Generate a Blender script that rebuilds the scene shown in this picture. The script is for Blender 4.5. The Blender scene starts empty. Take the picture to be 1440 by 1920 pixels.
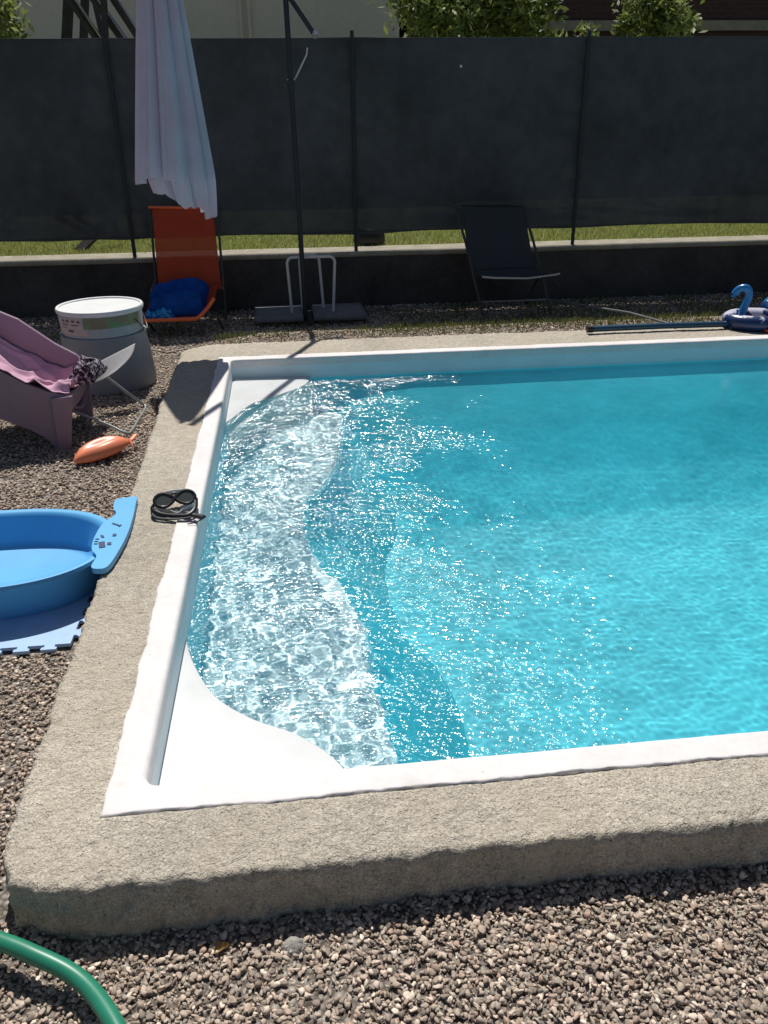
import bpy, math, numpy as np
from mathutils import Matrix, Vector
from math import sin, cos, pi, radians, sqrt

sc = bpy.context.scene
COL = sc.collection
rng = np.random.RandomState(7)

# ------------------------------------------------------------------ camera
PITCH, YAW, ROLL, EYE = radians(25.9), radians(6.2), radians(0.7), 1.65
fw = Vector((sin(YAW)*cos(PITCH), cos(YAW)*cos(PITCH), -sin(PITCH)))
rt = Vector((cos(YAW), -sin(YAW), 0)); up = rt.cross(fw)
r2 = rt*cos(ROLL) - up*sin(ROLL); u2 = rt*sin(ROLL) + up*cos(ROLL)
cam = bpy.data.cameras.new('camera'); cam_o = bpy.data.objects.new('camera', cam); COL.objects.link(cam_o)
cam.sensor_fit = 'VERTICAL'; cam.sensor_height = 24; cam.lens = 24*1530/1920
cam.clip_start = 0.05; cam.clip_end = 600
M = Matrix((r2, u2, -fw)).transposed().to_4x4(); M.translation = (0, 0, EYE)
cam_o.matrix_world = M
sc.camera = cam_o

# ------------------------------------------------------------------ light
SUN_EL = radians(59.5)
w = bpy.data.worlds.new("World"); sc.world = w; w.use_nodes = True
nt = w.node_tree; sky = nt.nodes.new('ShaderNodeTexSky'); sky.sky_type = 'NISHITA'; sky.sun_disc = False
sky.sun_elevation = SUN_EL; sky.sun_rotation = radians(0)
nt.links.new(sky.outputs[0], nt.nodes['Background'].inputs[0]); nt.nodes['Background'].inputs[1].default_value = 0.05
sl = bpy.data.lights.new('sun', 'SUN'); sl.energy = 4.7; sl.angle = radians(0.5); sl.color = (1, .965, .91)
so = bpy.data.objects.new('sun', sl); COL.objects.link(so)
so.rotation_euler = (-(pi/2 - SUN_EL), radians(-1.2), 0)
sl.cycles.is_caustics_light = True
sc.view_settings.view_transform = 'Standard'; sc.view_settings.look = 'None'
sc.view_settings.exposure = 0.0; sc.view_settings.gamma = 1
sc.cycles.caustics_refractive = True; sc.cycles.caustics_reflective = True
sc.cycles.max_bounces = 12; sc.cycles.transmission_bounces = 8; sc.cycles.diffuse_bounces = 7
sc.cycles.transparent_max_bounces = 12; sc.cycles.sample_clamp_indirect = 8

# ------------------------------------------------------------------ noise
def _h(ix, iy, iz):
    n = (ix.astype(np.int64)*374761393 + iy.astype(np.int64)*668265263 + iz.astype(np.int64)*2147483647) & 0xffffffff
    n = ((n ^ (n >> 13))*1274126177) & 0xffffffff
    n = ((n ^ (n >> 16))*2246822519) & 0xffffffff
    return ((n ^ (n >> 15)) & 0xffff)/65535.0*2 - 1
def vnoise(p):
    i = np.floor(p).astype(np.int64); f = p - i; f = f*f*(3 - 2*f)
    r = 0
    for dx in (0, 1):
        for dy in (0, 1):
            for dz in (0, 1):
                wt = (f[:, 0] if dx else 1-f[:, 0])*(f[:, 1] if dy else 1-f[:, 1])*(f[:, 2] if dz else 1-f[:, 2])
                r = r + wt*_h(i[:, 0]+dx, i[:, 1]+dy, i[:, 2]+dz)
    return r
def fbm(p, s, o=3, seed=0):
    p = np.asarray(p, float)*s + seed*17.31; r = 0; a = 1; t = 0
    for k in range(o):
        r = r + a*vnoise(p); t += a; a *= .5; p = p*2.03 + 5.7
    return r/t

# ------------------------------------------------------------------ mesh helpers
def obj(name, v, f, mat=None, parent=None, smooth=False, mats=None, mi=None):
    me = bpy.data.meshes.new(name)
    v = np.asarray(v, np.float32)
    if isinstance(f, np.ndarray):
        k = f.shape[1]
        me.vertices.add(len(v)); me.vertices.foreach_set('co', v.ravel())
        me.loops.add(f.size); me.loops.foreach_set('vertex_index', f.astype(np.int32).ravel())
        me.polygons.add(len(f)); me.polygons.foreach_set('loop_start', np.arange(0, f.size, k, dtype=np.int32))
        me.polygons.foreach_set('loop_total', np.full(len(f), k, np.int32))
        me.update(calc_edges=True)
    else:
        me.from_pydata([tuple(map(float, a)) for a in v], [], f); me.update()
    for m in (mats or ([mat] if mat else [])): me.materials.append(m)
    if mi is not None: me.polygons.foreach_set('material_index', np.asarray(mi, np.int32))
    if smooth: me.polygons.foreach_set('use_smooth', np.ones(len(me.polygons), bool))
    o = bpy.data.objects.new(name, me); COL.objects.link(o)
    if parent: 
        o.parent = parent
        o.matrix_parent_inverse = Matrix.Translation(parent.location).inverted() if parent.rotation_euler.z == 0 else (Matrix.Translation(parent.location) @ parent.rotation_euler.to_matrix().to_4x4()).inverted()
    return o
def tag(o, label=None, cat=None, group=None, kind=None):
    for k, x in (('label', label), ('category', cat), ('group', group), ('kind', kind)):
        if x: o[k] = x
    return o
def thing(name, loc, label, cat, group=None):
    o = bpy.data.objects.new(name, None); COL.objects.link(o); o.location = loc; o.empty_display_size = .1
    return tag(o, label, cat, group)

class MB:
    def __init__(s): s.v = []; s.f = []; s.m = []; s.mi = 0
    def add(s, v, f):
        b = len(s.v); s.v += [tuple(map(float, a)) for a in v]; s.f += [tuple(int(i)+b for i in q) for q in f]; s.m += [s.mi]*len(f); return s
    def box(s, c, d, rz=0, M=None, bev=0):
        d = [x/2 for x in d]
        if bev:
            pts = []; 
            b = min(bev, *[x*.95 for x in d])
            prof = [(-d[2], b), (-d[2]+b, 0), (d[2]-b, 0), (d[2], b)]
            rings = []
            for z, ins in prof:
                x, y = d[0]-ins, d[1]-ins; c2 = b
                rings.append([(x, -y+c2*.5, z), (x, y-c2*.5, z), (x-c2*.5, y, z), (-x+c2*.5, y, z), (-x, y-c2*.5, z), (-x, -y+c2*.5, z), (-x+c2*.5, -y, z), (x-c2*.5, -y, z)])
            v = [p for r in rings for p in r]; f = []
            for k in range(3):
                for j in range(8): f.append((k*8+j, k*8+(j+1) % 8, k*8+8+(j+1) % 8, k*8+8+j))
            f.append(tuple(range(7, -1, -1))); f.append(tuple(range(24, 32)))
        else:
            v = [(x, y, z) for x in (-d[0], d[0]) for y in (-d[1], d[1]) for z in (-d[2], d[2])]
            f = [(0, 1, 3, 2), (4, 6, 7, 5), (0, 4, 5, 1), (2, 3, 7, 6), (0, 2, 6, 4), (1, 5, 7, 3)]
        R = M or Matrix.Rotation(rz, 3, 'Z')
        return s.add([tuple(R @ Vector(p) + Vector(c)) for p in v], f)
    def tube(s, pts, r, n=10, caps=True, closed=False, flat=1.0):
        pts = [Vector(p) for p in pts]; rs = r if hasattr(r, '__len__') else [r]*len(pts)
        N = len(pts); v = []; pn = None
        for i, p in enumerate(pts):
            a = pts[(i-1) % N] if (closed or i > 0) else p; b = pts[(i+1) % N] if (closed or i < N-1) else p
            t = (b - a).normalized()
            if pn is None: pn = t.orthogonal().normalized() if abs(t.z) > .9 else Vector((0, 0, 1)).cross(t).normalized()
            pn = (pn - t*pn.dot(t)).normalized(); bn = t.cross(pn)
            for k in range(n):
                q = 2*pi*k/n; v.append(p + (pn*cos(q) + bn*sin(q)*flat)*rs[i])
        f = []
        for i in range(N if closed else N-1):
            for k in range(n):
                a = i*n; b = ((i+1) % N)*n; f.append((a+k, a+(k+1) % n, b+(k+1) % n, b+k))
        if caps and not closed: f.append(tuple(range(n-1, -1, -1))); f.append(tuple(range((N-1)*n, N*n)))
        return s.add(v, f)
    def lathe(s, prof, c, n=48, sx=1, sy=1):
        v = []; f = []
        for r, z in prof:
            for k in range(n): v.append((c[0]+r*sx*cos(2*pi*k/n), c[1]+r*sy*sin(2*pi*k/n), c[2]+z))
        for i in range(len(prof)-1):
            for k in range(n): f.append((i*n+k, i*n+(k+1) % n, (i+1)*n+(k+1) % n, (i+1)*n+k))
        return s.add(v, f)
    def prism(s, outline, fn, a, b):
        # outline: list of 2-D points, fn(p, t) -> 3-D
        n = len(outline); v = [fn(p, a) for p in outline] + [fn(p, b) for p in outline]
        f = [tuple(range(n)), tuple(range(2*n-1, n-1, -1))] + [(i, i+n, (i+1) % n+n, (i+1) % n) for i in range(n)]
        return s.add(v, f)
    def build(s, name, mat=None, parent=None, smooth=False, mats=None):
        o = obj(name, s.v, s.f, mat, parent, smooth, mats, s.m if mats else None)
        bm_fix(o); 
        if smooth: o.data.set_sharp_from_angle(angle=radians(45))
        return o
def bm_fix(o):
    import bmesh
    b = bmesh.new(); b.from_mesh(o.data); bmesh.ops.recalc_face_normals(b, faces=b.faces); b.to_mesh(o.data); b.free()
def grid(fn, nu, nv, name, mat, parent=None, thick=0, smooth=True):
    # sheet from fn(u,v)->xyz arrays; thick: closed slab offset along normals
    U, V = np.meshgrid(np.linspace(0, 1, nu), np.linspace(0, 1, nv)); P = np.stack(fn(U, V), -1)
    du = np.gradient(P, axis=1); dv = np.gradient(P, axis=0); N = np.cross(du, dv); N /= np.linalg.norm(N, axis=-1, keepdims=True)+1e-9
    i = np.arange(nu*nv).reshape(nv, nu)
    q = np.stack([i[:-1, :-1], i[:-1, 1:], i[1:, 1:], i[1:, :-1]], -1).reshape(-1, 4)
    if not thick: return obj(name, P.reshape(-1, 3), q, mat, parent, smooth)
    A = P.reshape(-1, 3); B = (P - N*thick).reshape(-1, 3); K = nu*nv
    rim = np.concatenate([i[0, :], i[1:, -1], i[-1, -2::-1], i[-2:0:-1, 0]]); r2_ = np.roll(rim, -1)
    side = np.stack([r2_, rim, rim+K, r2_+K], -1)
    return obj(name, np.concatenate([A, B]), np.concatenate([q, q[:, ::-1]+K, side]), mat, parent, smooth)
def catmull(pts, n=8, closed=False):
    P = [Vector(p) for p in pts]; out = []; N = len(P)
    for i in range(N if closed else N-1):
        p0 = P[(i-1) % N] if closed or i > 0 else P[i]; p1 = P[i]; p2 = P[(i+1) % N]
        p3 = P[(i+2) % N] if closed or i < N-2 else p2
        for k in range(n):
            t = k/n; out.append(.5*((2*p1) + (p2-p0)*t + (2*p0-5*p1+4*p2-p3)*t*t + (3*p1-p0-3*p2+p3)*t**3))
    if not closed: out.append(P[-1])
    return out

# ------------------------------------------------------------------ materials
def pm(name, col, rough=.6, var=None, bump=None, spec=.5, metal=0, col2=None, transl=0, alpha_w=0, island=0, speck=None):
    m = bpy.data.materials.new(name); m.use_nodes = True; t = m.node_tree; P = t.nodes['Principled BSDF']
    L = t.links.new; N = t.nodes.new
    P.inputs['Roughness'].default_value = rough; P.inputs['Metallic'].default_value = metal
    P.inputs['Specular IOR Level'].default_value = spec
    tc = N('ShaderNodeTexCoord'); cur = None
    def rgb(c):
        r = N('ShaderNodeRGB'); r.outputs[0].default_value = (*c, 1); return r.outputs[0]
    cur = rgb(col)
    def mix(fac, a, b, mode='MIX'):
        x = N('ShaderNodeMix'); x.data_type = 'RGBA'; x.blend_type = mode
        if isinstance(fac, float): x.inputs[0].default_value = fac
        else: L(fac, x.inputs[0])
        L(a, x.inputs[6]); L(b, x.inputs[7]); return x.outputs[2]
    if var:
        for (s, amt, d) in (var if isinstance(var, list) else [var]):
            n = N('ShaderNodeTexNoise'); n.inputs['Scale'].default_value = s; n.inputs['Detail'].default_value = d; n.inputs['Roughness'].default_value = .65
            L(tc.outputs['Object'], n.inputs[0])
            r = N('ShaderNodeMapRange'); r.inputs[1].default_value = .33; r.inputs[2].default_value = .67; r.inputs[3].default_value = 1-amt; r.inputs[4].default_value = 1+amt*.6
            L(n.outputs[0], r.inputs[0])
            c = N('ShaderNodeCombineColor')
            for k in range(3): L(r.outputs[0], c.inputs[k])
            cur = mix(1.0, cur, c.outputs[0], 'MULTIPLY')
    if col2:
        c2, s, lo, hi = col2
        n = N('ShaderNodeTexNoise'); n.inputs['Scale'].default_value = s; n.inputs['Detail'].default_value = 6; L(tc.outputs['Object'], n.inputs[0])
        r = N('ShaderNodeMapRange'); r.inputs[1].default_value = lo; r.inputs[2].default_value = hi; L(n.outputs[0], r.inputs[0])
        cur = mix(r.outputs[0], cur, rgb(c2))
    if speck:
        c2, s, th = speck
        n = N('ShaderNodeTexVoronoi'); n.inputs['Scale'].default_value = s; L(tc.outputs['Object'], n.inputs[0])
        r = N('ShaderNodeMapRange'); r.inputs[1].default_value = th; r.inputs[2].default_value = th*.6; L(n.outputs['Distance'], r.inputs[0])
        cur = mix(r.outputs[0], cur, rgb(c2))
    if island:
        g = N('ShaderNodeNewGeometry'); cr = N('ShaderNodeValToRGB'); L(g.outputs['Random Per Island'], cr.inputs[0])
        while len(cr.color_ramp.elements) < len(island): cr.color_ramp.elements.new(.5)
        for k, e in enumerate(cr.color_ramp.elements): e.position = k/(len(island)-1); 
        for k, e in enumerate(cr.color_ramp.elements): e.color = (*island[k], 1)
        cur = mix(1.0, cur, cr.outputs[0], 'MULTIPLY')
    L(cur, P.inputs['Base Color'])
    if bump:
        prev = None
        for (s, st, d) in (bump if isinstance(bump, list) else [bump]):
            n = N('ShaderNodeTexNoise'); n.inputs['Scale'].default_value = s; n.inputs['Detail'].default_value = 5; L(tc.outputs['Object'], n.inputs[0])
            b = N('ShaderNodeBump'); b.inputs['Strength'].default_value = st; b.inputs['Distance'].default_value = d; L(n.outputs[0], b.inputs['Height'])
            if prev: L(prev, b.inputs['Normal'])
            prev = b.outputs[0]
        L(prev, P.inputs['Normal'])
    if transl or alpha_w:
        out = t.nodes['Material Output']; sh = P.outputs[0]
        if transl:
            tr = N('ShaderNodeBsdfTranslucent'); L(cur, tr.inputs[0]); mx = N('ShaderNodeMixShader'); mx.inputs[0].default_value = transl
            L(sh, mx.inputs[1]); L(tr.outputs[0], mx.inputs[2]); sh = mx.outputs[0]
        if alpha_w:
            tr = N('ShaderNodeBsdfTransparent'); mx = N('ShaderNodeMixShader'); mx.inputs[0].default_value = alpha_w
            L(sh, mx.inputs[1]); L(tr.outputs[0], mx.inputs[2]); sh = mx.outputs[0]
        L(sh, out.inputs[0])
    return m

m_conc = pm('kerb_concrete', (.60, .54, .445), .95, var=[(1.6, .16, 5), (30, .2, 6), (170, .42, 4)], bump=[(14, .5, .02), (90, .8, .013), (260, .8, .006)], spec=.15,
            col2=((.50, .43, .335), 3, .45, .8), speck=((.14, .12, .095), 34, .10))
m_white = pm('white_render', (.74, .705, .69), .6, col2=((.60, .55, .51), 7, .60, .85), speck=((.45, .38, .31), 16, .05), var=[(4, .08, 4), (40, .05, 3)], bump=(25, .12, .004), spec=.3)
m_wall_bounce = pm('wall_water_bounce', (.66, .77, .81), .5, var=(5, .05, 3), bump=(20, .06, .003), spec=.3)  # white wall, with blue light bounced off the water put into its colour
m_seat = pm('wet_white_liner', (.66, .675, .67), .3, var=(5, .06, 3), bump=(20, .06, .003), spec=.5)
m_bench = pm('bench_water_tint', (.74, .89, .91), .5, var=(6, .08, 4), bump=(30, .1, .004), spec=.3)  # white bench; the shallow water's aqua tint is put into its colour
m_deep = pm('deep_water_tint', (.085, .63, .735), .5, var=[(.7, .20, 4), (6, .06, 4)], spec=.3)  # white floor; colour stands in for light absorbed by deep water
m_mid = pm('mid_water_tint', (.085, .52, .63), .5, var=[(2.5, .16, 4)], spec=.3)  # middle-depth water tint put into the liner colour
m_slope = pm('slope_water_tint', (.035, .60, .74), .5, var=(2, .05, 3), spec=.3)  # bright water tint put into the slope's colour
m_wallu = pm('wall_water_tint', (.16, .72, .82), .5, var=(4, .06, 3), spec=.3)  # wall below water: water tint and scattered light painted into the colour
def gravel_bed():
    m = bpy.data.materials.new('gravel_bed'); m.use_nodes = True; t = m.node_tree; P = t.nodes['Principled BSDF']; P.inputs['Roughness'].default_value = .95
    tc = t.nodes.new('ShaderNodeTexCoord'); v = t.nodes.new('ShaderNodeTexVoronoi'); v.inputs['Scale'].default_value = 62; t.links.new(tc.outputs['Object'], v.inputs[0])
    cr = t.nodes.new('ShaderNodeValToRGB'); sp = t.nodes.new('ShaderNodeSeparateColor'); t.links.new(v.outputs['Color'], sp.inputs[0]); t.links.new(sp.outputs[0], cr.inputs[0])
    cr.color_ramp.elements[0].color = (.16, .13, .105, 1); cr.color_ramp.elements[1].color = (.50, .45, .39, 1)
    mr = t.nodes.new('ShaderNodeMapRange'); mr.inputs[1].default_value = .75; mr.inputs[2].default_value = .25; mr.inputs[3].default_value = .18; mr.inputs[4].default_value = 1; t.links.new(v.outputs['Distance'], mr.inputs[0])
    mx = t.nodes.new('ShaderNodeMix'); mx.data_type = 'RGBA'; t.links.new(mr.outputs[0], mx.inputs[0]); mx.inputs[6].default_value = (.09, .07, .055, 1); t.links.new(cr.outputs[0], mx.inputs[7]); t.links.new(mx.outputs[2], P.inputs[0])
    b = t.nodes.new('ShaderNodeBump'); b.invert = True; b.inputs['Distance'].default_value = .012; t.links.new(v.outputs['Distance'], b.inputs['Height']); t.links.new(b.outputs[0], P.inputs['Normal']); return m
m_ground = gravel_bed()
PEB = [(.98, .84, .72), (.58, .49, .42), (1.2, 1.06, .94), (.84, .70, .60), (.38, .32, .28), (1.05, .92, .82), (.70, .59, .50), (1.6, 1.45, 1.3), (.86, .64, .54), (.52, .48, .44), (.95, .84, .74)]
m_peb = pm('pebbles', (.54, .505, .46), .8, var=(120, .18, 3), bump=(200, .3, .003), spec=.25, island=PEB)
m_wallc = pm('garden_wall_concrete', (.075, .070, .066), .95, var=[(2, .35, 5), (30, .15, 4)], bump=(40, .5, .01), spec=.1)
m_cap = pm('wall_cap', (.33, .30, .24), .9, var=[(6, .2, 5)], bump=(50, .4, .006), spec=.1)
m_cloth = pm('shade_netting', (.060, .067, .075), .85, var=[(1.2, .3, 4), (9, .12, 2)], spec=.15, alpha_w=.014, transl=.04)
m_post = pm('fence_post', (.042, .050, .056), .8, spec=.1)
m_canopy = pm('canopy_fabric', (.66, .67, .77), .9, var=(6, .06, 3), spec=.1, transl=.38, col2=((.66, .59, .70), 1.7, .45, .6))
m_pole = pm('pole_metal', (.032, .038, .045), .6, spec=.2)
m_whitemet = pm('white_tube', (.55, .56, .56), .4, spec=.5)
m_bright = pm('bare_metal', (.6, .6, .6), .3, metal=.8)
m_slab = pm('slab_concrete', (.17, .175, .185), .9, var=(8, .2, 5), bump=(60, .3, .004))
m_orange = pm('orange_sling', (.55, .082, .036), .8, var=(9, .08, 3), spec=.1, transl=.10, bump=(250, .15, .002), alpha_w=.2)
m_orange_edge = pm('orange_piping', (.85, .16, .05), .5)
m_dark_fr = pm('dark_frame', (.045, .045, .045), .5)
m_greyfr = pm('grey_frame', (.38, .40, .39), .35, metal=.5)
m_blue_tw = pm('blue_towel', (.010, .075, .32), .95, var=(12, .3, 4), bump=(200, .5, .004), spec=.1)
m_ltblue = pm('light_blue_towel', (.05, .33, .70), .9, col2=((.015, .07, .30), 30, .45, .55), bump=(200, .5, .004), spec=.1)
m_black_sl = pm('black_sling', (.045, .050, .056), .85, spec=.15, bump=(250, .15, .002))
m_bucket_w = pm('white_plastic', (.78, .79, .78), .4, var=(8, .04, 3))
m_grey_tub = pm('grey_plastic', (.25, .285, .32), .6, var=(5, .12, 4), bump=(120, .2, .003))
m_label = pm('paper_label', (.55, .47, .47), .6, var=(20, .1, 3))
m_green = pm('label_green', (.13, .34, .17), .5, col2=((.22, .19, .13), 9, .45, .6))
m_paleg = pm('label_pale', (.40, .47, .50), .5, var=(20, .1, 3))
m_ink = pm('label_ink', (.13, .09, .11), .6)
m_pink = pm('mauve_plastic', (.25, .178, .235), .5, var=(7, .06, 3))
m_pinktw = pm('pink_towel', (.60, .37, .48), .95, var=(14, .12, 4), bump=[(180, .5, .005)], spec=.1)
m_darkcl = pm('dark_garment', (.03, .02, .035), .9, col2=((.42, .36, .40), 55, .5, .56), spec=.1)
m_greycl = pm('grey_canvas', (.47, .46, .46), .85, var=(60, .1, 3), bump=(300, .3, .002), transl=.15)
m_scoop = pm('orange_plastic', (.85, .26, .13), .4, var=(10, .06, 3))
m_tub = pm('blue_plastic', (.11, .42, .76), .45, var=(6, .05, 3))
m_tubdark = pm('deep_blue_plastic', (.008, .03, .10), .5)
m_foam = pm('blue_foam', (.42, .58, .80), .85, var=(14, .06, 4), bump=(220, .35, .003), spec=.15)
m_black = pm('black_rubber', (.012, .013, .013), .4)
m_lens = pm('smoked_lens', (.06, .065, .06), .12, spec=.7)
m_skirt = pm('clear_silicone', (.70, .72, .74), .25, transl=.3)
m_hose = pm('green_hose', (.02, .21, .125), .38, var=(14, .12, 3), spec=.5)
m_navy = pm('navy_tube', (.010, .055, .11), .35, spec=.5)
m_inflb = pm('blue_vinyl', (.015, .17, .45), .3, spec=.6)
m_inflw = pm('patterned_vinyl', (.010, .03, .11), .3, col2=((.62, .60, .72), 7, .48, .52), spec=.6)
m_orangev = pm('orange_vinyl', (.75, .12, .04), .4)
m_leaf = pm('leaves', (.22, .27, .09), .55, transl=.35, spec=.4, island=[(.35, .45, .4), (1, 1, 1), (.6, .75, .5), (1.5, 1.35, 1.1), (.5, .6, .5), (2.2, 2.0, 2.0)])
m_bark = pm('bark', (.10, .075, .055), .9, var=(20, .3, 4), bump=(30, .6, .01))
m_grass = pm('grass_blades', (.31, .36, .13), .7, transl=.3, spec=.2, island=[(.6, .7, .6), (1.1, 1, 1), (1.5, 1.2, 1), (.8, .9, .7)])
m_lawn = pm('lawn_ground', (.19, .22, .09), .95, var=[(3, .3, 5), (40, .3, 4)], spec=.1)
m_weed = pm('weeds', (.10, .125, .05), .8, transl=.2, spec=.2, island=[(.5, .6, .5), (1.2, 1.1, .8), (2.4, 2.0, 1.2)])
m_beige = pm('beige_render', (.74, .67, .585), .95, var=[(.5, .08, 4), (12, .05, 3)], bump=(60, .2, .004), spec=.1)
m_timber = pm('dark_timber', (.055, .05, .05), .7, var=(10, .3, 5), bump=(20, .3, .006))
m_stone = pm('rough_stone', (.30, .28, .25), .9, var=(25, .3, 4), bump=(60, .7, .01))
m_dryleaf = pm('dry_leaf', (.30, .19, .07), .8, transl=.2)
m_roof = pm('roof_tiles', (.25, .12, .07), .9, var=(4, .2, 4))

def brick_mat():
    m = bpy.data.materials.new('red_brick'); m.use_nodes = True; t = m.node_tree; P = t.nodes['Principled BSDF']; P.inputs['Roughness'].default_value = .9
    b = t.nodes.new('ShaderNodeTexBrick'); b.inputs['Color1'].default_value = (.085, .038, .034, 1); b.inputs['Color2'].default_value = (.065, .032, .030, 1); b.inputs['Mortar'].default_value = (.075, .055, .05, 1)
    b.inputs['Scale'].default_value = 1; b.inputs['Brick Width'].default_value = .22; b.inputs['Row Height'].default_value = .075; b.inputs['Mortar Size'].default_value = .008
    tc = t.nodes.new('ShaderNodeTexCoord'); mp = t.nodes.new('ShaderNodeMapping'); mp.inputs['Rotation'].default_value = (pi/2, 0, 0)
    t.links.new(tc.outputs['Object'], mp.inputs[0]); t.links.new(mp.outputs[0], b.inputs[0]); t.links.new(b.outputs[0], P.inputs[0]); return m
m_brick = brick_mat()

def receiver(o): o.cycles.is_caustics_receiver = True; return o

# ================================================================== GROUND
H = .17                                   # kerb height
WX0, WX1, WY0, WY1 = -.43, 7.0, 1.575, 5.5      # inside of the pool
WZ = .03                                  # water level
gx = [-200, -.62, 7.2, 200]; gy = [-200, 1.4, 2.0, 5.75, 200]; gz = [.03, .03, .0, .0, .0]
gv = [(x, y, z) for y, z in zip(gy, gz) for x in gx]
gf = [(r*4+c, r*4+c+1, r*4+c+5, r*4+c+4) for r in range(4) for c in range(3) if not (c == 1 and r in (1, 2))]
tag(obj('ground', gv, gf, m_ground), kind='structure')

ico_v, ico_f = None, None
def ico(sub):
    import bmesh
    b = bmesh.new(); bmesh.ops.create_icosphere(b, subdivisions=sub, radius=1)
    v = np.array([q.co[:] for q in b.verts]); f = np.array([[x.index for x in q.verts] for q in b.faces]); b.free(); return v, f
def bank(y): t = np.clip((7.05-y)/.95, 0, 1); return .155*t*t*(3-2*t)
def scatter_stones(pos, size, sub, seed):
    r = np.random.RandomState(seed); v, f = ico(sub); n = len(pos)
    sc_ = np.stack([np.ones(n)*1.15, r.uniform(.55, 1, n), r.uniform(.35, .75, n)], -1)*size[:, None]*.5
    jit = 1 + r.uniform(-.22, .22, (n, len(v), 1))
    V = v[None]*jit
    # lumpy facets: flatten against one random plane
    for cut in (.35, .5, .55):
        pl = r.normal(size=(n, 1, 3)); pl /= np.linalg.norm(pl, axis=-1, keepdims=True)
        d = (V*pl).sum(-1, keepdims=True); V = V - pl*np.maximum(d-cut, 0)*.95
    V = V*sc_[:, None]
    a = r.uniform(0, 2*pi, n); b = r.normal(0, .35, n); ca, sa, cb, sb = np.cos(a), np.sin(a), np.cos(b), np.sin(b)
    x, y, z = V[..., 0], V[..., 1], V[..., 2]
    y, z = y*cb[:, None]-z*sb[:, None], y*sb[:, None]+z*cb[:, None]
    x, y = x*ca[:, None]-y*sa[:, None], x*sa[:, None]+y*ca[:, None]
    V = np.stack([x, y, z], -1) + pos[:, None]
    F = f[None] + (np.arange(n)*len(v))[:, None, None]
    return V.reshape(-1, 3), F.reshape(-1, 3)
def area(x0, x1, y0, y1, dens, smin, smax, seed, sub, zl=(0.002, .012)):
    r = np.random.RandomState(seed); n = int((x1-x0)*(y1-y0)*dens)
    p = np.stack([r.uniform(x0, x1, n), r.uniform(y0, y1, n), np.zeros(n)], -1)
    s = smin + (smax-smin)*r.beta(1.6, 3.2, n)
    p[:, 2] = r.uniform(zl[0], zl[1], n) + fbm(p, 3, 2, seed)*.008
    p[:, 2] += .03*np.clip((2.0-p[:, 1])/.6, 0, 1)
    p[:, 2] += np.where(p[:, 1] > 5.95, bank(p[:, 1])*np.clip((p[:, 0]+.75)/.5, 0, 1), 0)
    inside = (p[:, 0] > -.76) & (p[:, 1] > 1.33) & (p[:, 1] < 5.98)
    keep = ~inside
    # under the mats and tub the stones lie lower
    low = (p[:, 0] > -1.75) & (p[:, 0] < -.80) & (p[:, 1] > 2.42) & (p[:, 1] < 3.3)
    p[low, 2] -= .016
    return scatter_stones(p[keep], s[keep], sub, seed+1)
parts = [area(-1.1, 1.7, .6, 1.36, 10500, .007, .023, 11, 2), area(-1.1, 1.7, .6, 1.36, 9000, .004, .010, 17, 1, (.0, .006)), area(-2.3, -.74, .8, 3.0, 7500, .009, .025, 12, 1),
         area(-2.6, -.74, 3.0, 6.3, 4600, .011, .029, 13, 1), area(-.74, 5.2, 5.95, 7.05, 2600, .013, .032, 14, 1),
         area(-3.4, 5.6, 6.3, 7.9, 1400, .015, .04, 15, 1)]
def bank_fn(U, V):
    X = -1.0+7*U; Y = 5.9+1.3*V; return X, Y, bank(Y)*np.clip((X+.75)/.5, 0, 1)+.002
tag(grid(bank_fn, 60, 24, 'gravel_bank', m_ground), kind='structure')
vv = []; ff = []; b0 = 0
for V, F in parts: vv.append(V); ff.append(F+b0); b0 += len(V)
tag(obj('gravel', np.concatenate(vv), np.concatenate(ff), m_peb, None, True), 'loose pinkish brown pebble gravel covering the ground round the pool', 'gravel', kind='stuff')

# ================================================================== KERB (rough concrete band) and POOL
def ring_path(x0, x1, y0, y1, step, rc=0, nc=14):
    """closed path (inner rectangle); returns pts, unit outward direction. corners fan out"""
    P = []; D = []
    cs = [(x0, y0, -pi/2, -pi), (x0, y1, -pi, -1.5*pi), (x1, y1, -1.5*pi, -2*pi), (x1, y0, 0, -pi/2)]
    # start along front side right->left
    def line(a, b, d):
        n = max(2, int(math.hypot(b[0]-a[0], b[1]-a[1])/step))
        for k in range(1, n): P.append((a[0]+(b[0]-a[0])*k/n, a[1]+(b[1]-a[1])*k/n)); D.append(d)
    sg = {0: (1, 1), 1: (1, -1), 2: (-1, -1), 3: (-1, 1)}
    for i, (cx, cy, a0, a1) in enumerate(cs):
        sx, sy = sg[i]; ox, oy = cx+sx*rc, cy+sy*rc
        for k in range(nc+1):
            a = a0+(a1-a0)*k/nc; P.append((ox+rc*cos(a), oy+rc*sin(a))); D.append((cos(a), sin(a)))
        nx, ny, _, _ = cs[(i+1) % 4]; sx2, sy2 = sg[(i+1) % 4]
        e = P[-1]; s2 = (nx+sx2*rc+rc*cos(a1), ny+sy2*rc+rc*sin(a1)); line(e, s2, (cos(a1), sin(a1)))
    return np.array(P), np.array(D)
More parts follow.
